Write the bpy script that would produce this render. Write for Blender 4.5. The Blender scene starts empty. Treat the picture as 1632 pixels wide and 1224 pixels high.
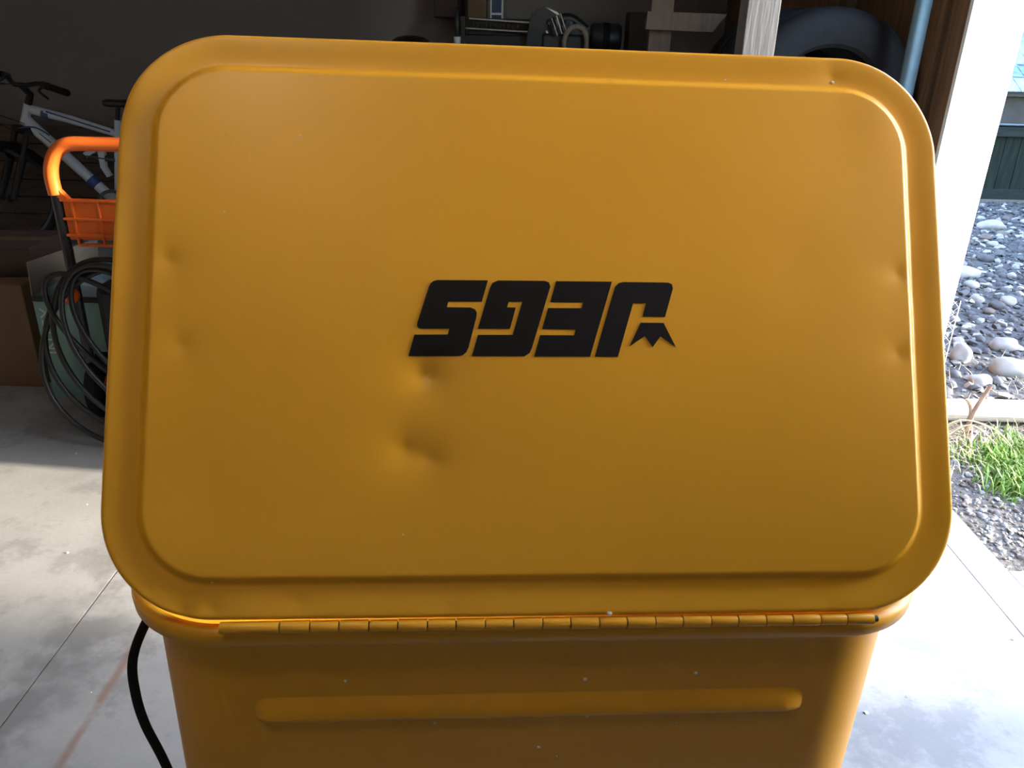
import bpy, bmesh, math, random
from mathutils import Vector, Matrix, noise
from mathutils.geometry import tessellate_polygon
R = math.radians
random.seed(7)
SC = bpy.context.scene
COL = SC.collection

# ------------------------------------------------------------------ camera
CAM_H = 1.33
cd = bpy.data.cameras.new('camera')
cd.sensor_fit = 'HORIZONTAL'; cd.sensor_width = 36.0
cd.lens = 36.0 * 1273 / 1632
cd.clip_start = 0.02; cd.clip_end = 300
cam = bpy.data.objects.new('camera', cd); COL.objects.link(cam)
_X = Vector((0.99965, 0.01061, 0.02407))
_U = Vector((-0.02631, 0.40309, 0.91478))
_F = Vector((0.0, 0.91510, -0.40323))
cam.matrix_world = Matrix(((_X.x, _U.x, -_F.x, 0), (_X.y, _U.y, -_F.y, 0), (_X.z, _U.z, -_F.z, CAM_H), (0, 0, 0, 1)))
SC.camera = cam

# ------------------------------------------------------------------ sky, sun, exposure
SUN_AZ, SUN_EL = 95.5, 14.0          # azimuth clockwise from +y
SKY_STRENGTH, SUN_STRENGTH = 0.55, 4.0
EXPOSURE = 2.46
LAMP = 5.5
w = bpy.data.worlds.new('sky'); SC.world = w; w.use_nodes = True
nt = w.node_tree; nt.nodes.clear()
sky = nt.nodes.new('ShaderNodeTexSky'); sky.sky_type = 'NISHITA'
sky.sun_disc = False; sky.sun_elevation = R(SUN_EL + 14); sky.sun_rotation = R(SUN_AZ)
sky.air_density = 1.0; sky.dust_density = 0.7; sky.ozone_density = 1.0
bg = nt.nodes.new('ShaderNodeBackground'); bg.inputs['Strength'].default_value = SKY_STRENGTH
wo = nt.nodes.new('ShaderNodeOutputWorld')
nt.links.new(sky.outputs[0], bg.inputs[0]); nt.links.new(bg.outputs[0], wo.inputs[0])
sl = bpy.data.lights.new('sun', 'SUN'); sl.energy = SUN_STRENGTH; sl.angle = R(1.2); sl.color = (1.0, 0.86, 0.66)
so = bpy.data.objects.new('sun', sl); COL.objects.link(so)
sd = Vector((math.sin(R(SUN_AZ)) * math.cos(R(SUN_EL)), math.cos(R(SUN_AZ)) * math.cos(R(SUN_EL)), math.sin(R(SUN_EL))))
so.rotation_euler = sd.to_track_quat('Z', 'Y').to_euler(); so.location = sd * 20
vs = SC.view_settings
vs.view_transform = 'Standard'; vs.look = 'None'; vs.gamma = 1.0; vs.exposure = EXPOSURE; vs.use_curve_mapping = False

# ------------------------------------------------------------------ materials
def _new(name):
    m = bpy.data.materials.new(name); m.use_nodes = True
    n = m.node_tree; b = n.nodes['Principled BSDF']
    return m, n, b
def mat(name, col, rough=0.5, metal=0.0, var=0.12, scale=8.0, bump=0.0, bscale=60.0, stretch=None, spec=0.5, coat=0.0, trans=0.0):
    m, n, b = _new(name)
    L = n.links.new
    tc = n.nodes.new('ShaderNodeTexCoord'); mp = n.nodes.new('ShaderNodeMapping')
    L(tc.outputs['Object'], mp.inputs[0])
    if stretch: mp.inputs['Scale'].default_value = stretch
    nz = n.nodes.new('ShaderNodeTexNoise'); nz.inputs['Scale'].default_value = scale; nz.inputs['Detail'].default_value = 5
    L(mp.outputs[0], nz.inputs['Vector'])
    rp = n.nodes.new('ShaderNodeValToRGB')
    a = [max(0, c * (1 - var)) for c in col]; z = [min(1, c * (1 + var)) for c in col]
    rp.color_ramp.elements[0].position = 0.3; rp.color_ramp.elements[0].color = (*a, 1)
    rp.color_ramp.elements[1].position = 0.7; rp.color_ramp.elements[1].color = (*z, 1)
    L(nz.outputs['Fac'], rp.inputs[0]); L(rp.outputs[0], b.inputs['Base Color'])
    b.inputs['Roughness'].default_value = rough; b.inputs['Metallic'].default_value = metal
    b.inputs['Specular IOR Level'].default_value = spec
    b.inputs['Coat Weight'].default_value = coat; b.inputs['Coat Roughness'].default_value = .22
    b.inputs['Transmission Weight'].default_value = trans
    if bump:
        n2 = n.nodes.new('ShaderNodeTexNoise'); n2.inputs['Scale'].default_value = bscale; n2.inputs['Detail'].default_value = 4
        L(mp.outputs[0], n2.inputs['Vector'])
        bp = n.nodes.new('ShaderNodeBump'); bp.inputs['Strength'].default_value = bump; bp.inputs['Distance'].default_value = 0.01
        L(n2.outputs['Fac'], bp.inputs['Height']); L(bp.outputs[0], b.inputs['Normal'])
    return m
def wood(name, dark, light, rough=0.7, stretch=(14, 14, 1.2), bump=0.15):
    m = mat(name, light, rough, var=0.0, stretch=stretch, scale=3.0, bump=bump, bscale=6, spec=.2)
    rp = [x for x in m.node_tree.nodes if x.type == 'VALTORGB'][0]
    rp.color_ramp.elements[0].color = (*dark, 1); rp.color_ramp.elements[1].color = (*light, 1)
    return m
def concrete(name, base, stained):
    m, n, b = _new(name); L = n.links.new
    g = n.nodes.new('ShaderNodeNewGeometry'); sx = n.nodes.new('ShaderNodeSeparateXYZ'); L(g.outputs['Position'], sx.inputs[0])
    def noise_(s, d=6, r=0.6):
        q = n.nodes.new('ShaderNodeTexNoise'); q.inputs['Scale'].default_value = s; q.inputs['Detail'].default_value = d; q.inputs['Roughness'].default_value = r
        L(g.outputs['Position'], q.inputs['Vector']); return q.outputs['Fac']
    def math_(op, a, c=None, clamp=False):
        q = n.nodes.new('ShaderNodeMath'); q.operation = op; q.use_clamp = clamp
        for i, v in enumerate((a, c)):
            if v is None: continue
            if isinstance(v, (int, float)): q.inputs[i].default_value = v
            else: L(v, q.inputs[i])
        return q.outputs[0]
    def mix(f, a, c):
        q = n.nodes.new('ShaderNodeMix'); q.data_type = 'RGBA'; L(f, q.inputs[0])
        for s, v in ((6, a), (7, c)):
            if isinstance(v, tuple): q.inputs[s].default_value = (*v, 1)
            else: L(v, q.inputs[s])
        return q.outputs[2]
    def ramp(v, lo, hi):
        q = n.nodes.new('ShaderNodeMapRange'); q.inputs[1].default_value = lo; q.inputs[2].default_value = hi; L(v, q.inputs[0]); return q.outputs[0]
    big = noise_(1.7, 7, 0.62); mid = noise_(9, 6, .65); fine = noise_(90, 3)
    c = mix(ramp(big, .35, .7), tuple(x * .80 for x in base), tuple(x * 1.08 for x in base))
    c = mix(math_('MULTIPLY', ramp(mid, .52, .72), .35), c, tuple(x * .62 for x in base))
    c = mix(math_('MULTIPLY', ramp(fine, .60, .8), .25), c, tuple(x * .7 for x in base))
    if stained:
        wob = math_('MULTIPLY', math_('SUBTRACT', noise_(5, 5), .5), .20)
        d1 = math_('ABSOLUTE', math_('ADD', math_('ADD', sx.outputs[0], 1.02), wob))
        damp = math_('MULTIPLY', ramp(d1, .16, .04), ramp(noise_(2.6, 5), .42, .50))
        c = mix(math_('MULTIPLY', damp, .75), c, tuple(x * .42 for x in base))
        c = mix(math_('MULTIPLY', ramp(noise_(3.7, 6, .7), .50, .58), .5), c, tuple(x * .48 for x in base))
        wob2 = math_('MULTIPLY', math_('SUBTRACT', noise_(14, 4), .5), .018)
        d2 = math_('ABSOLUTE', math_('ADD', math_('ADD', sx.outputs[0], .862), wob2))
        rust = math_('MULTIPLY', math_('MULTIPLY', ramp(d2, .014, .003), ramp(noise_(7, 4), .33, .5)), ramp(sx.outputs[1], 2.2, 1.6))
        c = mix(math_('MULTIPLY', rust, .75), c, (.20, .115, .085))
    L(c, b.inputs['Base Color']); b.inputs['Roughness'].default_value = .72
    bp = n.nodes.new('ShaderNodeBump'); bp.inputs['Strength'].default_value = .12; bp.inputs['Distance'].default_value = .004
    L(noise_(60, 5), bp.inputs['Height']); L(bp.outputs[0], b.inputs['Normal'])
    return m

M = {}
M['yellow'] = mat('yellow_enamel', (0.86, 0.420, 0.018), .42, var=.03, scale=5, bump=.012, bscale=500, coat=.12)
M['decal'] = mat('black_decal', (.008, .007, .007), .6, var=.1, spec=.2)
M['chip'] = mat('pale_chip', (.78, .76, .70), .6, var=.1, scale=200)
M['steel'] = mat('galvanised_steel', (.075, .11, .125), .5, .8, var=.12, scale=25)
M['black'] = mat('black_plastic', (.016, .016, .017), .42, var=.2, scale=30, bump=.03, bscale=300)
M['rubber'] = mat('black_rubber', (.009, .009, .0095), .75, var=.2, scale=40, bump=.05, bscale=200, spec=.22)
M['hose'] = mat('black_hose', (.008, .008, .009), .48, var=.15, scale=50)
M['orange'] = mat('orange_plastic', (.80, .16, .022), .38, var=.06, scale=20)
M['amber'] = mat('orange_knob', (.62, .10, .015), .18, var=.05, coat=.5)
M['concrete'] = concrete('concrete_floor', (.29, .293, .295), True)
M['drive'] = concrete('concrete_drive', (.45, .44, .42), False)
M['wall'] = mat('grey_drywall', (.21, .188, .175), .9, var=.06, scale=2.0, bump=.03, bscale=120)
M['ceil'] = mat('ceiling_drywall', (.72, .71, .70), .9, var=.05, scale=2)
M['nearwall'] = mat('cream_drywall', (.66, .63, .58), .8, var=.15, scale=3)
M['white'] = mat('white_paint', (.84, .83, .80), .55, var=.03, scale=9, bump=.06, bscale=70, stretch=(6, 6, .6))
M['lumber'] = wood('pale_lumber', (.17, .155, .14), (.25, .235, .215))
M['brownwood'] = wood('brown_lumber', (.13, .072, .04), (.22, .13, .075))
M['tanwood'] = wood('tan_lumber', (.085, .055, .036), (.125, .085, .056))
M['plank'] = wood('old_plank', (.075, .055, .042), (.125, .095, .078), stretch=(1.2, 14, 14))
M['log'] = wood('weathered_timber', (.44, .36, .27), (.70, .62, .50), stretch=(1.2, 16, 16), bump=.5)
M['fence'] = wood('fence_green_grey', (.009, .014, .010), (.022, .030, .021), rough=.85)
M['fence2'] = wood('fence_rail', (.014, .019, .016), (.027, .033, .028), rough=.85, stretch=(1.2, 14, 14))
M['shingle'] = mat('blue_grey_shingle', (.12, .20, .25), .8, var=.25, scale=20, bump=.4, bscale=90)
M['shedwall'] = mat('dark_siding', (.018, .022, .024), .85, var=.2)
M['siding'] = mat('house_siding', (.42, .39, .35), .8, var=.05)
M['soil'] = mat('pebbly_soil', (.10, .085, .072), .95, var=.35, scale=30, bump=.9, bscale=60)
M['gravelbed'] = mat('gravel_bed', (.06, .058, .056), .95, var=.4, scale=40, bump=1.0, bscale=50)
M['stoneA'] = mat('grey_stone', (.075, .075, .075), .8, var=.25, scale=14, bump=.2, bscale=60)
M['stoneB'] = mat('pale_stone', (.28, .265, .245), .8, var=.2, scale=10, bump=.2, bscale=50)
M['stoneC'] = mat('brown_stone', (.13, .10, .08), .85, var=.25, scale=12, bump=.2, bscale=50)
M['grass'] = mat('grass_blade', (.16, .27, .035), .6, var=.35, scale=9)
M['straw'] = mat('dry_straw', (.50, .40, .25), .8, var=.25, scale=12)
M['stick'] = mat('brown_stick', (.16, .10, .065), .85, var=.25, scale=40)
M['bikewhite'] = mat('white_blue_frame_paint', (.60, .66, .74), .3, var=.04)
M['bikeblue'] = mat('blue_trim_paint', (.03, .07, .26), .35, var=.08)
M['silver'] = mat('brushed_aluminium', (.62, .62, .62), .3, .9, var=.1, scale=40)
M['carton'] = mat('brown_cardboard', (.17, .10, .06), .85, var=.08, scale=6)
M['darkcarton'] = mat('dark_brown_cardboard', (.035, .020, .016), .85, var=.15, scale=6)
M['teal'] = mat('teal_printed_card', (.19, .34, .33), .6, var=.06, scale=8)
M['cardinside'] = mat('grey_card_inside', (.20, .185, .165), .85, var=.06, scale=7)
M['bluesheet'] = mat('pale_blue_plastic', (.30, .40, .50), .4, var=.1, scale=12)
M['print'] = mat('pale_print', (.55, .66, .65), .7, var=.05)
M['maroon'] = mat('dark_maroon_paint', (.040, .016, .015), .6, var=.15)
M['navy'] = mat('navy_card', (.03, .055, .13), .5, var=.15)
M['whiteplastic'] = mat('white_plastic', (.70, .74, .76), .4, var=.05)
M['tanhose'] = mat('tan_hose', (.30, .25, .19), .6, var=.15, scale=30)
M['wire'] = mat('zinc_wire', (.72, .72, .70), .45, .4, var=.1)

# ------------------------------------------------------------------ mesh helpers
def catmull(pts, sub=8, closed=False):
    P = [Vector(p) for p in pts]; n = len(P); out = []
    rng = range(n) if closed else range(n - 1)
    for i in rng:
        if closed: a, b, c, d = P[(i - 1) % n], P[i], P[(i + 1) % n], P[(i + 2) % n]
        else: a, b, c, d = P[max(i - 1, 0)], P[i], P[i + 1], P[min(i + 2, n - 1)]
        for k in range(sub):
            t = k / sub
            out.append(.5 * ((2 * b) + (c - a) * t + (2 * a - 5 * b + 4 * c - d) * t * t + (3 * b - a - 3 * c + d) * t ** 3))
    if not closed: out.append(P[-1])
    return out
class MB:
    def __init__(s): s.v = []; s.f = []
    def add(s, vs_, fs):
        o = len(s.v); s.v += [tuple(v) for v in vs_]; s.f += [tuple(i + o for i in f) for f in fs]; return s
    def box(s, c, d, rot=None, ch=0.0):
        bm = bmesh.new(); bmesh.ops.create_cube(bm, size=1)
        for v in bm.verts: v.co = Vector((v.co.x * d[0], v.co.y * d[1], v.co.z * d[2]))
        if ch: bmesh.ops.bevel(bm, geom=bm.edges[:], offset=ch, segments=2, affect='EDGES', profile=.5)
        Mx = Matrix.Translation(c) @ (rot.to_4x4() if rot else Matrix())
        bm.verts.index_update()
        s.add([Mx @ v.co for v in bm.verts], [[v.index for v in f.verts] for f in bm.faces]); bm.free(); return s
    def b2(s, x0, x1, y0, y1, z0, z1, ch=0.0):
        return s.box(((x0 + x1) / 2, (y0 + y1) / 2, (z0 + z1) / 2), (x1 - x0, y1 - y0, z1 - z0), None, ch)
    def tube(s, pts, r, n=10, closed=False, smooth=0):
        if smooth: pts = catmull(pts, smooth, closed)
        P = [Vector(p) for p in pts]; m = len(P)
        rr = r if isinstance(r, (list, tuple)) else [r] * m
        if len(rr) != m: rr = [rr[0] + (rr[-1] - rr[0]) * i / (m - 1) for i in range(m)]
        vs_ = []; up = None
        for i in range(m):
            t = (P[(i + 1) % m] - P[i - 1]) if closed else (P[min(i + 1, m - 1)] - P[max(i - 1, 0)])
            t.normalize()
            if up is None: up = Vector((0, 0, 1)) if abs(t.z) < .9 else Vector((1, 0, 0))
            up = (up - t * up.dot(t)).normalized(); q = t.cross(up)
            for k in range(n):
                a = 2 * math.pi * k / n; vs_.append(P[i] + (up * math.cos(a) + q * math.sin(a)) * rr[i])
        fs = []
        for i in range(m if closed else m - 1):
            j = (i + 1) % m
            for k in range(n):
                l = (k + 1) % n; fs.append((i * n + k, j * n + k, j * n + l, i * n + l)[::-1])
        if not closed:
            fs.append(tuple(range(n))); fs.append(tuple(range((m - 1) * n, m * n))[::-1])
        return s.add(vs_, fs)
    def cyl(s, a, b, r, n=16): return s.tube([a, b], r, n)
    def lathe(s, prof, n=32, mx=None, closed=False):       # prof: (radius, height) about local z
        mx = mx or Matrix(); vs_ = []; m = len(prof)
        for r, h in prof:
            for k in range(n):
                a = 2 * math.pi * k / n; vs_.append(mx @ Vector((r * math.cos(a), r * math.sin(a), h)))
        fs = []
        for i in range(m if closed else m - 1):
            j = (i + 1) % m
            for k in range(n):
                l = (k + 1) % n; fs.append((i * n + k, i * n + l, j * n + l, j * n + k))
        if not closed:
            fs.append(tuple(range(n))[::-1]); fs.append(tuple(range((m - 1) * n, m * n)))
        return s.add(vs_, fs)
    def prism(s, poly, z0, z1, mx=None):
        mx = mx or Matrix(); n = len(poly)
        vs_ = [mx @ Vector((x, y, z0)) for x, y in poly] + [mx @ Vector((x, y, z1)) for x, y in poly]
        fs = [tuple(range(n))[::-1], tuple(range(n, 2 * n))] + [(i, (i + 1) % n, n + (i + 1) % n, n + i) for i in range(n)]
        return s.add(vs_, fs)
    def blob(s, c, sc, seed=0, sub=2, amp=.25, freq=1.3, rot=None):
        bm = bmesh.new(); bmesh.ops.create_icosphere(bm, subdivisions=sub, radius=1)
        for v in bm.verts:
            k = 1 + amp * noise.noise(v.co * freq + Vector((seed * 3.1, seed * 1.7, seed)))
            v.co = Vector((v.co.x * sc[0], v.co.y * sc[1], v.co.z * sc[2])) * k
        Mx = Matrix.Translation(c) @ (rot.to_4x4() if rot else Matrix()); bm.verts.index_update()
        s.add([Mx @ v.co for v in bm.verts], [[v.index for v in f.verts] for f in bm.faces]); bm.free(); return s
    def build(s, name, m, parent=None, smooth=False, angle=40):
        me = bpy.data.meshes.new(name); me.from_pydata(s.v, [], s.f); me.update()
        bm = bmesh.new(); bm.from_mesh(me); bmesh.ops.recalc_face_normals(bm, faces=bm.faces[:]); bm.to_mesh(me); bm.free()
        me.materials.append(M[m] if isinstance(m, str) else m)
        if smooth:
            me.polygons.foreach_set('use_smooth', [True] * len(me.polygons))
            me.set_sharp_from_angle(angle=R(angle))
        o = bpy.data.objects.new(name, me); COL.objects.link(o)
        if parent: o.parent = parent
        return o
def tag(o, label=None, cat=None, group=None, kind=None):
    if label: o['label'] = label
    if cat: o['category'] = cat
    if group: o['group'] = group
    if kind: o['kind'] = kind
    return o
def thing(name, label, cat, loc=(0, 0, 0), rotz=0, group=None):
    o = bpy.data.objects.new(name, None); COL.objects.link(o); o.empty_display_size = .1
    o.location = loc; o.rotation_euler = (0, 0, rotz)
    return tag(o, label, cat, group)
def link_copy(src, parent=None, loc=None, rot=None, scale=None):
    c = src.copy(); COL.objects.link(c)
    if parent: c.parent = parent
    if loc is not None: c.location = loc
    if rot is not None: c.rotation_euler = rot
    if scale is not None: c.scale = scale
    return c
def struct(name, mb, m, label=None, parent=None, smooth=False):
    o = mb.build(name, m, parent, smooth)
    if not parent: tag(o, label, None, None, 'structure')
    return o

# ------------------------------------------------------------------ the garage shell
XW, YB, YN, XL, ZC = 1.32, 5.75, -1.5, -4.8, 2.85       # door wall inner face, back wall, near wall, left wall, ceiling
OY0, OY1, OZ = 0.70, 2.60, 2.40                          # garage door opening
fl = struct('floor', MB().b2(XL - .15, 1.385, YN - .15, YB + .15, -.14, -.012), 'concrete', 'grey stained concrete garage floor with a sawn joint')
for x0, x1, y0, y1 in ((XL, -1.0335, YN, YB), (-1.029, 1.2730, YN, YB), (1.2755, 1.384, YN, YB)):
    MB().b2(x0, x1, y0, y1, -.0118, 0).build('slab', 'concrete', fl)
for x0, x1 in ((-1.0334, -1.0291), (1.2731, 1.2754)): MB().b2(x0, x1, YN, YB, -.0118, -.004).build('joint_filler', 'stick', fl)
struct('ceiling', MB().b2(XL - .15, 1.47, YN - .15, YB + .15, ZC, ZC + .12), 'ceil', 'plain garage ceiling')
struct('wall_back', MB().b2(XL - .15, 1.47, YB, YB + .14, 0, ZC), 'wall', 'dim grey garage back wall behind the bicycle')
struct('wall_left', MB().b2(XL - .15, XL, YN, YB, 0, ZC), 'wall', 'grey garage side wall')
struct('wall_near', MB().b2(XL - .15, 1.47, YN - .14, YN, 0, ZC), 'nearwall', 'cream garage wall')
wd = struct('wall_right', MB().b2(XW + .012, 1.47, OY1 + .021, YB, 0, ZC).b2(XW + .012, 1.47, YN, OY0 - .03, 0, ZC).b2(XW + .012, 1.47, OY0 - .03, OY1 + .021, OZ, ZC), 'brownwood', 'unfinished garage door wall')
tj = struct('trim_1', MB().b2(XW, 1.449, OY1, OY1 + .020, 0, OZ, .001), 'white', 'bright white painted jamb of the garage door opening')
MB().b2(1.4495, 1.486, OY1, OY1 + .08, 0, OZ + .05, .003).build('brickmould', 'white', tj)
struct('trim_2', MB().b2(XW, 1.486, OY0 - .03, OY0, 0, OZ, .002), 'white', 'white painted jamb at the near end of the opening')
struct('trim_3', MB().b2(XW, 1.486, OY0, OY1, OZ - .03, OZ, .002), 'white', 'white painted head of the garage door opening')
MB().b2(XW, XW + .012, OY1 + .0215, OY1 + .19, 0, OZ, .002).build('framing_stud', 'brownwood', wd)

# ceiling lamp above the photographer
M['globe'], _n, _b = _new('lit_globe')
_b.inputs['Base Color'].default_value = (.9, .85, .75, 1); _b.inputs['Emission Color'].default_value = (1.0, .84, .62, 1); _b.inputs['Emission Strength'].default_value = LAMP
lp = thing('ceiling_lamp', 'round warm ceiling lamp overhead', 'lamp', (-.55, -.15, ZC))
MB().lathe([(.03, 0), (.085, 0), (.085, -.02), (.06, -.035), (.03, -.035)], 28).build('base', 'white', lp, True)
MB().lathe([(.002, -.215), (.035, -.211), (.07, -.195), (.093, -.165), (.10, -.13), (.093, -.095), (.07, -.062), (.05, -.038)], 28).build('globe', 'globe', lp, True, 80)

# vertical door track
tk = thing('door_track', 'galvanised vertical garage door track beside the brown stud', 'track', (0, 0, 0))
pts = [(1.218, 2.70, .04), (1.218, 2.70, 1.0), (1.218, 2.70, 2.2)]
prof = [(-.026, .012), (-.022, .020), (-.008, .024), (.010, .024), (.024, .018), (.028, .004), (.026, -.012), (.020, -.020), (.016, -.018), (.021, -.008), (.023, .003), (.020, .013), (.009, .019), (-.008, .019), (-.019, .015), (-.023, .009)]
MB().prism([(1.214 + a, 2.70 - b) for a, b in prof], 0.0, 2.30).build('rail', 'steel', tk, True, 50)
for z in (.35, 1.05, 1.85):
    MB().b2(1.225, 1.291, 2.722, 2.727, z, z + .05).b2(1.286, 1.2905, 2.70, 2.75, z, z + .05).build('bracket', 'steel', tk)

# ------------------------------------------------------------------ parts washer
HX, HY, HZ = .0333, .5748, .8491
PSI, RHO, OPEN = .0735, -.0117, 1.065
pw = thing('parts_washer', 'yellow steel parts washer with its dented lid raised', 'parts washer', (HX, HY, 0), PSI)
Mt = Matrix.Translation((0, 0, HZ)) @ Matrix.Rotation(-RHO, 4, 'Y')          # tank frame, origin at the hinge line
Ml = Mt @ Matrix.Rotation(OPEN, 4, 'X')                                       # lid frame: x along hinge, y up the lid, z outward
LW, LD, LR = .78, .5357, .098
def rrect(x0, x1, y0, y1, r, inset, npc, nx, ny):
    x0 += inset; x1 -= inset; y0 += inset; y1 -= inset; r = max(r - inset, 1e-5); out = []
    def arc(cx, cy, a0):
        for k in range(npc): 
            a = a0 + (math.pi / 2) * k / npc; out.append((cx + r * math.cos(a), cy + r * math.sin(a)))
    def seg(a, b, n):
        for k in range(n): out.append((a[0] + (b[0] - a[0]) * k / n, a[1] + (b[1] - a[1]) * k / n))
    arc(x1 - r, y1 - r, 0); seg((x1 - r, y1), (x0 + r, y1), nx)
    arc(x0 + r, y1 - r, math.pi / 2); seg((x0, y1 - r), (x0, y0 + r), ny)
    arc(x0 + r, y0 + r, math.pi); seg((x0 + r, y0), (x1 - r, y0), nx)
    arc(x1 - r, y0 + r, 1.5 * math.pi); seg((x1, y0 + r), (x1, y1 - r), ny)
    return out
def sstep(a, b, x):
    t = min(1, max(0, (x - a) / (b - a))); return t * t * (3 - 2 * t)
# u, v, depth, radius (a cusp-shaped dent), all in metres on the lid
DENTS = [(-.1093, .2178, .0058, .016), (-.1070, .2170, .0020, .0045), (-.1255, .1502, .0046, .015), (-.1039, .1417, .0034, .010), 
         (-.3396, .320, .0022, .012), (-.3257, .2427, .0018, .011), (.3428, .3174, .0020, .012), (.3394, .2409, .0018, .011),
         (-.3169, .008, .0050, .010), (-.2929, .011, .0035, .013), (-.2173, .014, .0022, .012), (-.0847, .010, .0012, .010), (.2627, .010, .0014, .012),
         (-.3471, .0281, .0022, .006), (-.2921, .0329, .0012, .003), (-.2249, .4375, .0006, .002), (-.2904, .3637, .0004, .002),
         (.288, .515, .0018, .012), (.24, .33, .0012, .04), (-.30, .10, .0016, .05)]
def lid_h(u, v, s):
    h = .0024 * (1 - sstep(.002, .030, s))     # flange dished slightly towards the panel
    h += .0066 * sstep(.0295, .0385, s)                                                    # pressed step round the raised panel
    h += .0030 * (1 - (u / .39) ** 2) * (1 - ((v - .268) / .268) ** 2)
    for du, dv, d, r in DENTS:
        q = math.hypot(u - du, v - dv)
        if q < r * 9: h -= d * math.exp(-math.sqrt(q * q + (r * .12) ** 2) / r)
    # crease down the upper right corner
    h += .0011 * min(1, max(0, (u - .2885) / .04)) * (1 - sstep(.33, .385, u)) * math.exp(-((v - .47) / .05) ** 2)
    # buckled upper left edge
    h -= .0045 * math.exp(-((u + .40) / .022) ** 2 - ((v - .455) / .035) ** 2)
    h -= .0020 * math.exp(-((u + .40) / .02) ** 2 - ((v - .39) / .03) ** 2)
    h += .0009 * noise.noise(Vector((u * 6, v * 6, 2.3)))
    return h
def lid_mesh():
    npc, nx, ny = 44, 250, 150
    ins = [(0, -.026), (0, -.016), (0, -.004)] + [(.004 * (1 - math.cos(a)), -.004 * (1 - math.sin(a))) for a in [R(x) for x in (15, 30, 45, 60, 75)]] 
    k = .004
    while k < LD / 2 - .0008: ins.append((k, None)); k += .0013 if k < .045 else .0021
    V_ = []; F_ = []; n = 0
    for s, hh in ins:
        ring = rrect(-LW / 2, LW / 2, 0, LD, LR, s, npc, nx, ny); n = len(ring)
        for u, v in ring: V_.append((u, v, (lid_h(u, v, max(s, .004)) + (hh if hh is not None else 0))))
    for i in range(len(ins) - 1):
        for j in range(n): F_.append((i * n + j, i * n + (j + 1) % n, (i + 1) * n + (j + 1) % n, (i + 1) * n + j))
    F_.append(tuple(range((len(ins) - 1) * n, len(ins) * n)))
    m = MB(); m.add([Ml @ Vector(v) for v in V_], F_); return m
lid = lid_mesh().build('lid', 'yellow', pw, True, 60)
lid['label'] = 'raised yellow lid with dents and an upside-down black logo'
# upside-down lettering, outlines in millimetres on the lid
LOGO = {
 'letter_s': [(-51.0, 304.4), (-97.1, 303.9), (-100.9, 302.9), (-103.4, 300.8), (-104.9, 297.7), (-115.0, 264.6), (-115.4, 261.6), (-114.1, 259.4), (-110.8, 258.9), (-85.9, 259.1), (-87.5, 253.7), (-117.6, 253.3), (-122.8, 233.8), (-78.2, 234.1), (-73.7, 234.9), (-70.3, 237.7), (-68.3, 242.3), (-61.4, 270.4), (-61.1, 274.1), (-62.6, 277.1), (-66.8, 278.8), (-88.5, 278.8), (-87.1, 284.2), (-56.5, 284.5)],
 'letter_g': [(1.4, 304.7), (5.3, 303.4), (6.7, 299.5), (-10.5, 242.2), (-12.6, 237.5), (-17.3, 234.4), (-65.4, 234.1), (-60.0, 253.6), (-28.2, 254.0), (-19.4, 284.9), (-31.9, 284.7), (-33.4, 279.5), (-25.4, 279.3), (-30.7, 259.6), (-60.0, 259.4), (-49.3, 296.9), (-46.8, 302.1), (-41.7, 304.4)],
 'letter_e': [(12.0, 304.6), (64.2, 305.0), (43.2, 234.7), (-8.5, 234.3), (-2.9, 254.0), (28.4, 254.2), (30.0, 259.7), (-1.2, 259.7), (4.4, 279.3), (35.4, 279.6), (37.1, 285.1), (6.5, 284.9)],
 'letter_j': [(75.1, 304.9), (117.5, 305.1), (121.0, 303.6), (121.9, 299.6), (114.0, 272.7), (92.8, 272.7), (96.2, 285.3), (84.0, 285.2), (69.1, 234.7), (47.6, 234.8), (63.7, 289.2), (67.3, 300.5), (70.7, 303.8)],
 'crown_mark': [(91.0, 266.9), (112.5, 267.0), (123.7, 244.5), (109.4, 254.4), (101.8, 244.1), (94.6, 254.4), (80.0, 244.5)]}
for nm, pl in LOGO.items():
    bm = bmesh.new()
    vv = [bm.verts.new((x / 1000, y / 1000, 0)) for x, y in pl]
    for t in tessellate_polygon([[Vector((x, y, 0)) for x, y in pl]]): bm.faces.new([vv[i] for i in t])
    for _ in range(2):
        bmesh.ops.subdivide_edges(bm, edges=bm.edges[:], cuts=1, use_grid_fill=True)
    e = bmesh.ops.extrude_face_region(bm, geom=bm.faces[:])
    low = [g for g in e['geom'] if isinstance(g, bmesh.types.BMVert)]; ls = set(low)
    for v in bm.verts:
        s = min(LW / 2 - abs(v.co.x), v.co.y, LD - v.co.y)
        v.co.z = lid_h(v.co.x, v.co.y, s) + (.0006 if v not in ls else .0001)
        v.co = Ml @ v.co
    me = bpy.data.meshes.new(nm); bmesh.ops.recalc_face_normals(bm, faces=bm.faces[:]); bm.to_mesh(me); bm.free()
    me.materials.append(M['decal']); o = bpy.data.objects.new(nm, me); COL.objects.link(o); o.parent = lid
for u, v, r in ((-.2249, .4375, .0012), (-.2904, .3637, .0010), (-.1257, .0738, .0010), (.0682, .5033, .0012), (.1797, .5086, .0012), (.2884, .5105, .0022), (-.2921, .0329, .0014), (-.3471, .0290, .0016), (.060, .002, .0030)):
    s = min(LW / 2 - abs(u), v, LD - v)
    MB().blob(Ml @ Vector((u, v, lid_h(u, v, s) + (.0002 if v > .01 else .001))), (r, r * .8, r * .45), seed=u * 90, sub=1, rot=Ml.to_3x3()).build('paint_chip', 'chip', lid)

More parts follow.
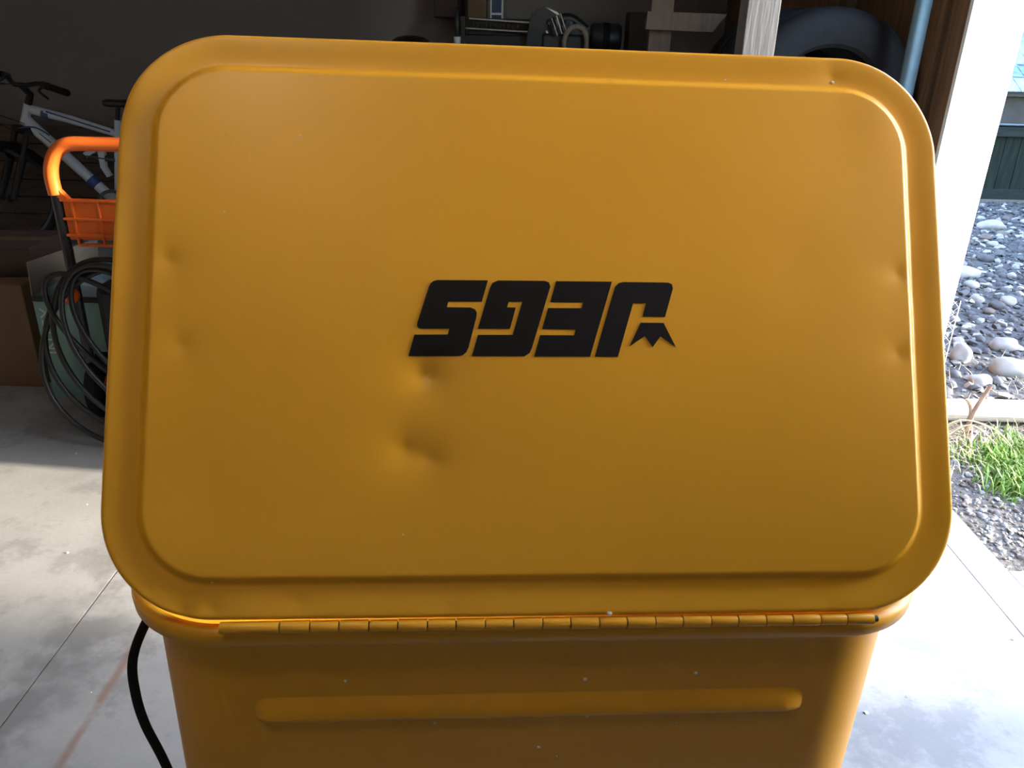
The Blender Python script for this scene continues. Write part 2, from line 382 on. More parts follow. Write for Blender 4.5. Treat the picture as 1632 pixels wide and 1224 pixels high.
# hinge: alternating knuckles on one pin
x = -.285; kn = []
xs = [-.285, -.2325]
while xs[-1] < .305: xs.append(xs[-1] + (.0262 if len(xs) % 2 == 0 else .0253))
for i in range(len(xs) - 1):
    a, b = xs[i] + .0006, xs[i + 1] - .0006
    islid = i % 2 == 0
    r = .0052 if islid else .0055
    m = MB().tube([Mt @ Vector((a, -.002, -.0065)), Mt @ Vector((a + .0006, -.002, -.0065)), Mt @ Vector((b - .0006, -.002, -.0065)), Mt @ Vector((b, -.002, -.0065))], [r * .97, r, r, r * .97], 16)
    m.build('hinge_knuckle', 'yellow', pw, True, 50)
MB().cyl(Mt @ Vector((-.283, -.002, -.0065)), Mt @ Vector((.313, -.002, -.0065)), .0028, 10).build('hinge_pin', 'steel', pw, True)

# tank with rolled rim, drawn walls and a pressed bead on the back
TW, TD, TR = .786, .520, .105
def tank_mesh():
    npc, nx, ny = 20, 60, 30
    rings = []
    def ring(ins, z): rings.append([(u, v, z) for u, v in rrect(-TW / 2, TW / 2, -.002, TD, TR, ins, npc, nx, ny)])
    ring(.012, -.012)
    for a in range(0, 181, 30): ring(.006 - .006 * math.sin(R(a)), -.018 + .007 * math.cos(R(a)) - (0 if a <= 90 else .006))
    ring(.012, -.033); ring(.016, -.036); ring(.019, -.040); ring(.020, -.048)
    for k in range(1, 12): ring(.020, -.048 - k * .021)
    ring(.024, -.292); ring(.035, -.302)
    n = len(rings[0]); m = MB()
    m.add([Mt @ Vector(p) for rg in rings for p in rg], [(i * n + j, (i + 1) * n + j, (i + 1) * n + (j + 1) % n, i * n + (j + 1) % n) for i in range(len(rings) - 1) for j in range(n)] + [tuple(range((len(rings) - 1) * n, len(rings) * n))])
    return m
tank = tank_mesh().build('tank', 'yellow', pw, True, 60)
sm = tank.modifiers.new('shell', 'SOLIDIFY'); sm.thickness = .0016; sm.offset = -1
sm = lid.modifiers.new('shell', 'SOLIDIFY'); sm.thickness = .0012; sm.offset = -1
tank['label'] = 'yellow tank wall with a long pressed bead and pale flecks'
def bead():
    m = MB(); V_ = []; nxx = 90; npf = 14
    for i in range(nxx + 1):
        u = -.272 + .546 * i / nxx
        e = min(1, (u + .272) / .016, (.274 - u) / .022); e = max(0, e) ** .5
        for k in range(npf + 1):
            t = k / npf; z = -.100 - .040 * t
            pf = sstep(0, .72, t) * (1 - sstep(.80, 1, t))
            V_.append(Mt @ Vector((u, .0178 - .0105 * pf * e + .0025, z)))
    w_ = npf + 1
    m.add(V_, [(i * w_ + k, (i + 1) * w_ + k, (i + 1) * w_ + k + 1, i * w_ + k + 1) for i in range(nxx) for k in range(npf)])
    return m
bd = bead().build('pressed_bead', 'yellow', tank, True, 70)
for u, z, r in ((-.1818, -.0892, .0022), (.0481, -.0926, .0026), (.1569, -.0868, .0028), (.0535, -.1405, .0024), (.0071, -.1815, .0022), (.0266, -.1947, .0020), (-.0981, -.1453, .0018), (.145, -.152, .0012), (-.06, -.112, .001)):
    yy = .0175 if not (-.140 < z < -.100) else .0115
    MB().blob(Mt @ Vector((u, yy, z)), (r, r * .7, r * .8), seed=u * 70, sub=1).build('pale_fleck', 'chip', tank)
for sx in (-1, 1):
    for sy in (0, 1):
        X0 = sx * .305 - .004; Y0 = .075 + sy * .37
        MB().b2(X0 - .018, X0 + .018, Y0 - .002, Y0 + .002, 0, HZ - .302).b2(X0 - sx * 0 - .002 + sx * .016, X0 + .002 + sx * .016, Y0 - .018, Y0 + .018, 0, HZ - .302).build('leg', 'yellow', pw)
MB().b2(-.31, .30, .07, .45, .16, .175, .003).build('lower_shelf', 'yellow', pw)
MB().cyl(Mt @ Vector((.30, .30, -.03)), Ml @ Vector((.31, .30, -.02)), .004, 10).build('lid_stay', 'steel', pw)
# power cord
cl = [(-.343, .690, .782), (-.352, .650, .792), (-.364, .628, .772), (-.375, .62, .740), (-.379, .62, .700), (-.376, .62, .655), (-.362, .62, .590), (-.35, .63, .45), (-.35, .66, .25), (-.38, .72, .08), (-.45, .84, .0065), (-.55, 1.02, .0065), (-.52, 1.25, .0065), (-.30, 1.36, .0065)]
c_, s_ = math.cos(-PSI), math.sin(-PSI)
cl = [((a - HX) * c_ - (b - HY) * s_, (a - HX) * s_ + (b - HY) * c_, z) for a, b, z in cl]
MB().tube(cl, .0048, 12, False, 10).build('power_cord', 'rubber', pw, True)['label'] = 'black power cord hanging from under the rim'

# ------------------------------------------------------------------ unseen chest, added to shade the tank and bounce light to the lid
ch = thing('added_chest', 'unseen white chest with black drawers, added to shade the washer tank', 'tool chest', (0, -.36, 0))
MB().b2(-.75, .75, -.22, .22, .10, .80, .006).build('body', 'white', ch)
for k in range(4):
    d = MB().b2(-.72, .72, .2205, .232, .13 + k * .165, .285 + k * .165, .004).build('drawer', 'black', ch)
    MB().b2(-.30, .30, .2325, .25, .262 + k * .165, .275 + k * .165, .003).build('handle', 'steel', d)
for a in (-.65, .65):
    for b in (-.15, .15): MB().lathe([(.01, -.02), (.05, -.018), (.05, .018), (.01, .02)], 20, Matrix.Translation((a, b, .05)) @ Matrix.Rotation(R(90), 4, 'Y')).build('caster', 'rubber', ch, True)

# ------------------------------------------------------------------ pressure washer
pr = thing('pressure_washer', 'orange and black pressure washer with coiled black hose', 'pressure washer', (-1.279, 2.60, 0))
hx = .215
def L2(p): return p
hd = [(-hx, 0, 0.813), (-hx - .002, 0, 0.868), (-hx + .008, 0, 0.913), (-hx + .035, 0, 0.953), (-hx + .075, 0, 0.972), (-.06, 0, 0.974), (.06, 0, 0.974), (hx - .075, 0, 0.972), (hx - .035, 0, 0.953), (hx - .008, 0, 0.913), (hx + .002, 0, 0.868), (hx, 0, 0.813)]
MB().tube(hd, .0225, 16, False, 6).build('handle', 'orange', pr, True)
for s in (-1, 1):
    MB().tube([(s * hx, 0, .825), (s * hx, .004, .60), (s * (hx + .004), .008, .16)], .0165, 14).build('handle_tube', 'black', pr, True)
    MB().lathe([(.004, -.03), (.020, -.026), (.029, -.012), (.030, .006), (.022, .022), (.006, .027)], 20, Matrix.Translation((s * (hx + .002), -.035, .482)) @ Matrix.Rotation(R(90), 4, 'X')).build('knob', 'amber', pr, True, 70)
pm = MB().b2(-.196, .196, -.004, .010, .666, .797, .003)
pnl = pm.build('accessory_panel', 'orange', pr)
for z in (.797, .736, .682, .650):
    MB().b2(-.20 if z != .650 else -.165, .20 if z != .650 else .165, -.014, .004, z - .004, z + .004, .0015).build('shelf_rib', 'orange', pnl)
for xx in (-.165, -.08, 0, .08, .165):
    MB().b2(xx - .003, xx + .003, -.012, .0, .650, .797, .001).build('upright_rib', 'orange', pnl)
for s in (-1, 1):
    MB().prism([(s * .226, .828), (s * .196, .797), (s * .170, .797), (s * .215, .850)], -.012, .012, Matrix.Rotation(R(90), 4, 'X')).build('gusset', 'orange', pr)
bm_ = MB().b2(-.17, .17, .02, .155, .10, .50, .03)
bm_.b2(-.13, .13, -.02, .14, .14, .34, .02)
bm_.build('body', 'black', pr)
MB().b2(-.10, .10, -.03, -.018, .20, .30, .004).build('label_plate', 'whiteplastic', pr)
for s in (-1, 1):
    mx = Matrix.Translation((s * .20, .045, .12)) @ Matrix.Rotation(R(90), 4, 'Y')
    wh = MB().lathe([(.05, -.02), (.10, -.025), (.118, -.018), (.12, 0), (.118, .018), (.10, .025), (.05, .02)], 28, mx).build('wheel', 'rubber', pr, True)
    MB().lathe([(.02, -.03), (.05, -.024), (.05, .024), (.02, .03)], 20, mx).build('hub', 'orange', wh, True)
MB().b2(-.15, .15, -.06, .06, 0, .11, .01).build('foot', 'black', pr)
def loop(cx, cz, rx, rz, y0, dy, ph=0.0, n=40):
    return [(cx + rx * math.cos(2 * math.pi * k / n + ph) * (1 + .05 * math.sin(4 * math.pi * k / n + ph)), y0 + dy * math.sin(2 * math.pi * k / n + ph * 2), cz + rz * math.sin(2 * math.pi * k / n)) for k in range(n)]
ho = None
for i, (cx, cz, rx, rz, y0, dy) in enumerate(((.03, .306, .310, .298, -.16, .06), (.045, .312, .312, .290, -.135, .05), (.05, .325, .275, .300, -.13, .06), (.07, .335, .240, .285, -.155, .05), (.065, .345, .215, .255, -.12, .05), (.05, .30, .288, .286, -.11, .05))):
    MB().tube(loop(cx, cz, rx, rz, y0, dy, .2 * i), .0088, 10, True, 2).build('hose_loop', 'hose', pr, True)
MB().tube([(.02, -.13, .61), (.02, -.07, .64), (.02, 0.0, .60), (.02, .03, .50)], .010, 10, False, 6).build('hose_hook', 'black', pr, True)

# ------------------------------------------------------------------ unseen bin, added to cast shade on the left floor and boxes
M['bin'] = mat('dark_grey_bin_plastic', (.03, .035, .036), .5, var=.12, scale=12)
wb = thing('added_bin', 'unseen dark grey wheeled bin added to shade the left floor', 'bin', (.72, 2.195, 0))
bo = [(-.16, -.125), (.16, -.125), (.16, .125), (-.16, .125)]; to_ = [(-.215, -.165), (.215, -.165), (.215, .155), (-.215, .155)]
V_ = [(x, y, .05) for x, y in bo] + [(x, y, 1.12) for x, y in to_]
MB().add(V_, [(3, 2, 1, 0), (4, 5, 6, 7)] + [(i, (i + 1) % 4, 4 + (i + 1) % 4, 4 + i) for i in range(4)]).build('body', 'bin', wb)
MB().b2(-.228, .228, -.175, .165, 1.121, 1.145, .006).build('rim', 'bin', wb)
MB().b2(-.225, .225, -.172, .160, 1.146, 1.205, .022).build('bin_lid', 'bin', wb)
MB().tube([(-.16, .165, 1.10), (-.16, .178, 1.12), (.16, .178, 1.12), (.16, .165, 1.10)], .010, 10).build('handle', 'bin', wb, True)
for a in (-1, 1): MB().lathe([(.02, -.02), (.08, -.022), (.09, -.012), (.09, .012), (.08, .022), (.02, .02)], 24, Matrix.Translation((a * .19, .08, .09)) @ Matrix.Rotation(R(90), 4, 'Y')).build('wheel', 'rubber', wb, True)
MB().b2(-.14, .14, -.12, -.08, 0, .05, .004).build('foot', 'bin', wb)

M['tote'] = mat('dark_blue_tote', (.025, .035, .055), .5, var=.1)
def tote(label, z, dx):  # unseen totes, added to block sky light from the boxes and floor
    t = thing('added_tote', label, 'storage tote', (-.52 + dx, 2.50, z), 0, 'unseen stacked totes added to block light')
    b_, t_ = (.33, .25), (.365, .285)
    V_ = [(sx * b_[0], sy * b_[1], 0) for sx, sy in ((-1, -1), (1, -1), (1, 1), (-1, 1))] + [(sx * t_[0], sy * t_[1], .44) for sx, sy in ((-1, -1), (1, -1), (1, 1), (-1, 1))]
    MB().add(V_, [(3, 2, 1, 0), (4, 5, 6, 7)] + [(i, (i + 1) % 4, 4 + (i + 1) % 4, 4 + i) for i in range(4)]).build('body', 'tote', t)
    MB().b2(-.375, .375, -.295, .295, .441, .482, .008).build('tote_lid', 'black', t)
    for sx in (-1, 1): MB().b2(sx * .372 - .012, sx * .372 + .012, -.06, .06, .37, .44, .004).build('handle', 'black', t)
tote('unseen dark blue tote added to block light, bottom of the stack', 0, 0)
tote('unseen dark blue tote added to block light, top of the stack', .4825, .01)

# ------------------------------------------------------------------ boxes on the left
bx = thing('teal_box', 'teal printed cardboard box with one flap standing open', 'box', (-1.765, 2.784, 0), R(0))
w_, d_, h_ = .46, .50, .405
MB().b2(0, w_, 0, .004, 0, h_).build('front_panel', 'teal', bx)
MB().b2(0, w_, d_ - .004, d_, 0, h_).build('back_panel', 'teal', bx)
MB().b2(0, .004, .004, d_ - .004, 0, h_).build('side_panel', 'teal', bx)
MB().b2(w_ - .004, w_, .004, d_ - .004, 0, h_).build('side_panel', 'teal', bx)
MB().b2(.004, w_ - .004, .004, d_ - .004, 0, .005).build('bottom_panel', 'cardinside', bx)
f1 = MB().add([(0, 0, h_), (0, d_, h_), (.014, d_ - .004, h_ + .095), (.006, .004, h_ + .125), (.004, 0, h_), (.004, d_, h_), (.018, d_ - .004, h_ + .095), (.010, .004, h_ + .125)], [(0, 1, 2, 3), (4, 7, 6, 5), (0, 3, 7, 4), (1, 5, 6, 2), (3, 2, 6, 7), (0, 4, 5, 1)])
f1.build('flap', 'cardinside', bx)['label'] = 'pale grey inner face of open flap'
MB().add([(0, 0, h_), (w_, 0, h_), (w_, -.012, h_ - .016), (0, -.012, h_ - .016), (0, .004, h_), (w_, .004, h_), (w_, -.008, h_ - .019), (0, -.008, h_ - .019)], [(0, 1, 2, 3), (4, 7, 6, 5), (0, 3, 7, 4), (1, 5, 6, 2), (3, 2, 6, 7), (0, 4, 5, 1)]).build('flap', 'black', bx)
tc = bpy.data.curves.new('lettering', 'FONT'); tc.body = 'INTEX'; tc.size = .066; tc.extrude = .0004
to = bpy.data.objects.new('tmp', tc); COL.objects.link(to)
dg = bpy.context.evaluated_depsgraph_get(); me = bpy.data.meshes.new_from_object(to.evaluated_get(dg)); bpy.data.objects.remove(to)
me.materials.append(M['print']); me.name = 'lettering'
to = bpy.data.objects.new('lettering', me); COL.objects.link(to); to.parent = bx
to.matrix_local = Matrix.Translation((.062, -.0006, .175)) @ Matrix.Rotation(R(90), 4, 'X') @ Matrix.Rotation(R(90), 4, 'Z')
ms = MB(); V_ = []; g = 26
for i in range(g):
    for j in range(g):
        a, b = i / (g - 1), j / (g - 1)
        V_.append((-1.757 + .444 * a, 2.792 + .484 * b, .375 + .050 * noise.noise(Vector((a * 5, b * 5, 1))) + .03 * noise.noise(Vector((a * 14, b * 14, 4))) - .03 * (1 - 16 * a * (1 - a) * b * (1 - b)) * .5))
lo = [(p[0], p[1], .012) for p in V_]
n2 = g * g
fs = [(i * g + j, (i + 1) * g + j, (i + 1) * g + j + 1, i * g + j + 1) for i in range(g - 1) for j in range(g - 1)]
bd_ = [i * g for i in range(g)] + [(g - 1) * g + j for j in range(1, g)] + [i * g + g - 1 for i in range(g - 2, -1, -1)] + [j for j in range(g - 2, 0, -1)]
fs += [(bd_[k], bd_[(k + 1) % len(bd_)], bd_[(k + 1) % len(bd_)] + n2, bd_[k] + n2) for k in range(len(bd_))] + [tuple(b + n2 for b in bd_)]
tag(ms.add(V_, lo and []).add([], []).build('plastic_sheet', 'bluesheet') if False else MB().add(V_ + lo, fs).build('plastic_sheet', 'bluesheet', None, True, 80), 'crumpled pale blue plastic folded inside the teal box', 'plastic sheet')

def carton(name, label, loc, size, m, rz=0, tape=True):
    t = thing(name, label, 'box', loc, rz); w_, d_, h_ = size
    MB().b2(-w_ / 2, w_ / 2, -d_ / 2, d_ / 2, 0, h_, .004).build('body', m, t)
    for s in (-1, 1):
        MB().b2(-w_ / 2 + .002, w_ / 2 - .002, .001 if s > 0 else -d_ / 2 + .002, d_ / 2 - .002 if s > 0 else -.001, h_, h_ + .004).build('flap', m, t)
    if tape: MB().b2(-w_ / 2, w_ / 2, -.025, .025, h_ + .004, h_ + .0046).build('tape', 'tanwood', t)
    return t
carton('cardboard_box', 'brown cardboard box on the floor left of the teal box', (-2.125, 3.09, 0), (.56, .44, .415), 'carton', R(-1))
carton('cardboard_box', 'dark brown box on top of the brown cardboard box', (-2.06, 3.10, .4202), (.40, .30, .11), 'darkcarton', R(4))

# ------------------------------------------------------------------ planks bin by the back wall
bn = thing('plank_bin', 'low bin of stacked brown planks behind the bicycle', 'storage bin', (-2.6, 5.42, 0))
for k in range(6):
    MB().b2(-1.9, 1.45, 0 - .006 * (k % 2), .035, .004 + k * .116, .114 + k * .116, .003).build('plank', 'plank', bn)
for xx in (-1.88, -.3, 1.38): MB().b2(xx, xx + .06, .035, .09, 0, .70, .003).build('post', 'brownwood', bn)
for s in (-1.9, 1.41): MB().b2(s, s + .035, .09, .325, .0, .69, .003).build('end_board', 'plank', bn)

# ------------------------------------------------------------------ bicycle
bk = thing('mountain_bike', 'white and blue mountain bike standing by the back wall', 'bicycle', (0, 4.95, 0))
def wheel(c, ang, name='wheel'):
    mx = Matrix.Translation(c) @ Matrix.Rotation(ang, 4, 'Z') @ Matrix.Rotation(R(90), 4, 'X')
    tr = [(.308 + .026 * math.cos(2 * math.pi * k / 12), .026 * math.sin(2 * math.pi * k / 12)) for k in range(12)]
    t = MB().lathe(tr, 64, mx, True).build('tyre', 'rubber', bk, True, 70)
    rm = [(.284, -.012), (.290, -.012), (.290, .012), (.284, .012), (.270, .006), (.270, -.006)]
    MB().lathe(rm, 64, mx, True).build('rim', 'black', t, True, 30)
    m = MB()
    for k in range(28):
        a = 2 * math.pi * k / 28; b = a + (.35 if k % 2 else -.35); s = .03 if k % 4 < 2 else -.03
        m.tube([mx @ Vector((.02 * math.cos(b), .02 * math.sin(b), s)), mx @ Vector((.27 * math.cos(a), .27 * math.sin(a), 0))], .0012, 4)
    m.build('spokes', 'steel', t)
    MB().lathe([(.006, -.055), (.006, -.04), (.022, -.036), (.018, -.02), (.014, 0), (.018, .02), (.022, .036), (.006, .04), (.006, .055)], 16, mx).build('hub', 'black', t, True)
ST = R(60)
fwd = Vector((-math.cos(ST), -math.sin(ST), 0)); side = Vector((math.sin(ST), -math.cos(ST), 0))   # steered to the left, towards the viewer
hb, ht = Vector((-2.948, 0, .757)), Vector((-2.898, 0, .872))
ax = (hb - ht).normalized(); crown = hb + ax * .035
axle = Vector((-3.045, 0, .334)) + fwd * .10
wheel(axle, ST)
wheel(Vector((-2.03, 0, .334)), 0)
MB().tube([hb, ht], .024, 16).build('head_tube', 'bikewhite', bk, True)
bb = Vector((-2.47, 0, .30)); st = Vector((-2.40, 0, .715))
MB().tube([ht + Vector((.01, 0, -.03)), Vector((-2.66, 0, .79)), st], [.027, .021], 14).build('top_tube', 'bikewhite', bk, True)
MB().tube([hb + Vector((.01, 0, .03)), Vector((-2.72, 0, .56)), bb], [.034, .030], 14).build('down_tube', 'bikewhite', bk, True)
MB().tube([ht + Vector((.075, 0, -.047)), ht + Vector((.115, 0, -.06))], .0275, 14).build('blue_band', 'bikeblue', bk, True)
a_, b_ = hb + Vector((.01, 0, .03)), bb
MB().tube([a_.lerp(b_, .70), a_.lerp(b_, .78)], .0325, 14).build('blue_band', 'bikeblue', bk, True)
MB().tube([(-2.79, -.023, .834), (-2.60, -.021, .778), (-2.43, -.02, .728)], .005, 6).build('blue_stripe', 'bikeblue', bk, True)
MB().tube([bb, st + Vector((.015, 0, .08))], .018, 14).build('seat_tube', 'bikewhite', bk, True)
MB().tube([st + Vector((.01, 0, .06)), st + Vector((.035, 0, .17))], .014, 12).build('seat_post', 'black', bk, True)
sp = [(-.155, .012), (-.10, .026), (-.04, .036), (.02, .060), (.07, .075), (.105, .070), (.12, .04), (.12, -.04), (.105, -.070), (.07, -.075), (.02, -.060), (-.04, -.036), (-.10, -.026), (-.155, -.012)]
ms = MB(); n = len(sp); V_ = []
for z, k in ((.868, .75), (.878, .96), (.893, 1.0), (.904, .93), (.910, .70)): V_ += [(-2.30 + px * (.5 + .5 * k), py * k, z + (.012 if px > .05 else 0)) for px, py in sp]
ms.add(V_, [(i * n + j, (i + 1) * n + j, (i + 1) * n + (j + 1) % n, i * n + (j + 1) % n) for i in range(4) for j in range(n)] + [tuple(range(n)), tuple(range(4 * n, 5 * n))]).build('saddle', 'black', bk, True, 60)
for s in (-1, 1):
    MB().tube([(-2.39, s * .018, .66), (-2.2, s * .05, .50), (-2.03, s * .065, .334)], .010, 8).build('seat_stay', 'bikewhite', bk, True)
    MB().tube([(-2.47, s * .03, .30), (-2.25, s * .055, .31), (-2.03, s * .065, .334)], .011, 8).build('chain_stay', 'bikewhite', bk, True)
    p0 = crown + side * (s * .062)
    ft = axle + side * (s * .062)
    mid = p0.lerp(ft, .42)
    MB().tube([p0 + Vector((0, 0, .02)), mid], .016, 12).build('fork_stanchion', 'black', bk, True)
    MB().tube([mid - (ft - p0) * .04, ft], [.024, .018], 12).build('fork_leg', 'black', bk, True)
MB().tube([crown - side * .075, crown + side * .075], .026, 12).build('fork_crown', 'black', bk, True)
MB().tube([mid_ for mid_ in catmull([crown.lerp(axle, .42) - side * .062, crown.lerp(axle, .28) + fwd * .07, crown.lerp(axle, .42) + side * .062], 6)], .014, 10).build('fork_arch', 'black', bk, True)
sm_ = ht - ax * .06
MB().tube([ht - ax * -.01, sm_, sm_ + fwd * .045 + Vector((0, 0, .055))], [.022, .018], 12).build('stem', 'black', bk, True)
hc = sm_ + fwd * .045 + Vector((0, 0, .055))
bars = [hc - side * .33 + Vector((0, 0, .05)) - fwd * .05, hc - side * .17 + Vector((0, 0, .04)) - fwd * .02, hc - side * .07, hc, hc + side * .07, hc + side * .17 + Vector((0, 0, .01)) - fwd * .02, hc + side * .37 + Vector((0, 0, -.03)) - fwd * .05]
MB().tube(bars, .0135, 12, False, 6).build('handlebar', 'black', bk, True)
for s, e, i in ((1, bars[6], bars[5]), (-1, bars[0], bars[1])):
    d = (e - i).normalized()
    MB().tube([e - d * .13, e - d * .125, e - d * .01, e], [.017, .019, .019, .016], 14).build('grip', 'rubber', bk, True)
    MB().tube([e - d * .19, e - d * .15], .021, 12).build('shifter', 'black', bk, True)
    b0 = e - d * .17
    MB().tube([b0, b0 + fwd * .045 + Vector((0, 0, -.025)), b0 + fwd * .065 + d * .09 + Vector((0, 0, -.045))], [.009, .006], 8, False, 4).build('brake_lever', 'black', bk, True)
for q in ([hc - side * .16, hc - side * .26 + fwd * .14 + Vector((0, 0, -.02)), hc + fwd * .16 - side * .10 + Vector((0, 0, -.16)), crown + fwd * .06], [hc + side * .12, hc + fwd * .14 + Vector((0, 0, .0)), hc + fwd * .12 - side * .16 + Vector((0, 0, -.14)), hb + Vector((.03, -.03, .0)), Vector((-2.79, -.034, .66))]):
    MB().tube(q, .0028, 6, False, 8).build('cable', 'black', bk, True)
MB().tube([Vector((-2.955, -.05, .74)), Vector((-2.86, -.045, .745)), Vector((-2.79, -.03, .70))], .004, 6, False, 6).build('blue_cable', 'bikeblue', bk, True)
MB().lathe([(.075, -.003), (.095, -.003), (.095, .003), (.075, .003)], 40, Matrix.Translation((-2.47, -.055, .30)) @ Matrix.Rotation(R(90), 4, 'X'), True).build('chainring', 'steel', bk)
MB().lathe([(.004, -.06), (.022, -.055), (.022, .055), (.004, .06)], 18, Matrix.Translation((-2.47, 0, .30)) @ Matrix.Rotation(R(90), 4, 'X')).build('bottom_bracket', 'black', bk, True)
for s, a in ((-1, .6), (1, .6 + math.pi)):
    e = Vector((-2.47 + .165 * math.cos(a), s * .085, .30 + .165 * math.sin(a)))
    MB().tube([(-2.47, s * .07, .30), e], [.013, .009], 10).build('crank_arm', 'silver', bk, True)
    MB().b2(e.x - .045, e.x + .045, e.y + s * .055 - .04, e.y + s * .055 + .04, e.z - .010, e.z + .010, .004).build('pedal', 'black', bk)
# pale rear linkage under the top tube
lk = MB()
lk.prism([(-2.62, .600), (-2.50, .665), (-2.44, .66), (-2.43, .635), (-2.49, .635), (-2.50, .52), (-2.475, .47), (-2.50, .46), (-2.53, .52), (-2.53, .62), (-2.60, .575)], -.016, .016, Matrix.Rotation(R(90), 4, 'X'))
lk.build('rear_linkage', 'bikewhite', bk)
MB().tube([(-2.61, 0, .585), (-2.42, 0, .56)], .017, 12).build('shock', 'steel', bk, True)

# ------------------------------------------------------------------ rack with a sunlit post, tyres
rk = thing('lumber_rack', 'lumber storage rack with a sunlit front post beside the door track', 'storage rack', (0, 0, 0))
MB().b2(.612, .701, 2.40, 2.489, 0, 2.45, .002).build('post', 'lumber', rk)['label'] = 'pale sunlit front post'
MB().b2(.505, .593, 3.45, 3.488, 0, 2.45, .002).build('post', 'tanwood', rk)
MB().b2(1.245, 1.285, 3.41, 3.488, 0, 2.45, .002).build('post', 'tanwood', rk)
MB().prism([(.484, 1.352), (.745, 1.348), (.795, 1.413), (.487, 1.416)], -3.4495, -3.411, Matrix.Rotation(R(90), 4, 'X')).build('mitred_arm', 'tanwood', rk)
MB().b2(.60, .640, 2.4895, 3.4495, .715, .800, .002).build('side_rail', 'tanwood', rk)
MB().b2(1.235, 1.285, 2.83, 3.41, .715, .800, .002).build('side_rail', 'tanwood', rk)
for k in range(5):
    MB().b2(.612, 1.285, 2.80 + k * .128, 2.918 + k * .128, .8005, .820, .002).build('shelf_board', 'tanwood', rk)
def tyre(label, c, r_out=.306, r_in=.182, wd=.19, rz=0):
    t = thing('car_tyre', label, 'tyre', (c[0], c[1], c[2]), rz, 'tyres on the lumber rack')
    h = wd / 2; ro, ri = r_out, r_in
    pf = [(ri, -h * .75), (ri + .012, -h * .92), (ri + .03, -h * .98), (ri + .034, -h * 1.02), (ri + .038, -h), (ri + .06, -h * 1.02), (ro - .03, -h * .98), (ro - .010, -h * .86), (ro - .002, -h * .7)]
    for k in range(4):
        a = -h * .7 + k * h * 1.4 / 4
        pf += [(ro, a + .004), (ro, a + h * .35 - .012), (ro - .009, a + h * .35 - .010), (ro - .009, a + h * .35 - .002)] if k < 3 else [(ro, a + .004)]
    pf += [(ro - .002, h * .7), (ro - .010, h * .86), (ro - .03, h * .98), (ri + .06, h * 1.02), (ri + .03, h * .98), (ri + .012, h * .92), (ri, h * .75), (ri + .012, h * .6), (ro - .02, h * .55), (ro - .02, -h * .55), (ri + .012, -h * .6)]
    mx = Matrix.Translation((0, 0, ro)) @ Matrix.Rotation(R(90), 4, 'X')
    MB().lathe(pf, 72, mx, True).build('carcass', 'rubber', t, True, 35)
    return t
tyre('black car tyre nearest the door track on the rack', (1.022, 2.919, .8205))
tyre('black car tyre behind the front tyre on the rack', (.985, 3.114, .8205))
tyre('black car tyre standing at the rear of the rack', (1.0, 3.309, .8205))

# ------------------------------------------------------------------ shelf by the back wall and what is on it
SZ = 1.235
sh = thing('wooden_shelf', 'brown wooden shelf by the back wall', 'shelf', (0, 0, 0))
for k in range(4): MB().b2(-1.0, 1.25, 4.72 + k * .17, 4.885 + k * .17, SZ - .03, SZ, .002).build('shelf_board', 'brownwood', sh)
for xx in (-.98, .1, 1.18):
    for yy in (4.74, 5.32): MB().b2(xx, xx + .05, yy, yy + .05, 0, SZ - .03, .002).build('leg', 'brownwood', sh)
for k in range(3): MB().b2(-.98, 1.23, 4.75 + k * .21, 4.94 + k * .21, .45, .475, .002).build('lower_board', 'brownwood', sh)
tg = thing('wall_cabinet', 'dark maroon cabinet hanging on the back wall', 'cabinet', (-.46, 5.46, 1.40))
MB().b2(-.085, .085, 0, .285, .0, .85, .003).build('body', 'maroon', tg)
d = MB().b2(-.082, .082, -.018, -.001, .004, .846, .003).build('door', 'maroon', tg)
MB().b2(.055, .063, -.03, -.018, .06, .16, .002).build('handle', 'steel', d)
br = thing('hand_brush', 'black brush standing in a white cup on the shelf', 'brush', (-.368, 5.02, SZ))
MB().lathe([(.017, 0), (.021, .062), (.018, .062), (.015, .006)], 20).build('cup', 'whiteplastic', br, True, 40)
MB().lathe([(.006, .01), (.012, .06), (.017, .10), (.022, .13), (.014, .165), (.008, .20), (.004, .205)], 16).build('brush_handle', 'black', br, True)
tl = thing('rail_saw', 'black bench tool with two silver rails on the shelf', 'tool', (-.14, 5.105, SZ))
MB().b2(-.205, .205, -.04, .10, 0, .075, .006).build('base', 'black', tl)
MB().b2(-.17, .205, .02, .04, .075, .165, .004).build('fence_plate', 'black', tl)
MB().tube([(-.20, -.02, .108), (.20, -.02, .096)], .0062, 10).build('rail', 'silver', tl, True)
MB().tube([(-.165, -.015, .160), (.20, -.015, .146)], .0055, 10).build('rail', 'silver', tl, True)
for k in range(13): MB().b2(-.15 + k * .026, -.136 + k * .026, -.012, .022, .112, .136, .002).build('clamp_tooth', 'black', tl)
MB().b2(-.215, -.185, -.05, .07, 0, .175, .006).build('end_bracket', 'black', tl)
MB().b2(.185, .212, -.05, .07, 0, .170, .006).build('end_bracket', 'black', tl)
MB().tube([(-.20, -.03, .15), (-.235, -.03, .185), (-.25, -.03, .21)], .012, 10).build('lever', 'black', tl, True)
carton('cardboard_box', 'tall brown carton behind the silver-railed tool', (-.265, 5.305, SZ), (.11, .16, .42), 'carton', 0, False)
nb = thing('blue_carton', 'navy carton with white edges behind the bench tool', 'box', (-.150, 5.305, SZ))
MB().b2(-.034, .028, -.06, .06, 0, .40, .002).build('body', 'navy', nb)
for xx in (-.038, .029): MB().b2(xx, xx + .009, -.0605, .0605, .0, .40, .001).build('edge_band', 'whiteplastic', nb)
MB().b2(-.029, .029, -.0615, -.0602, .185, .197).build('edge_band', 'whiteplastic', nb)
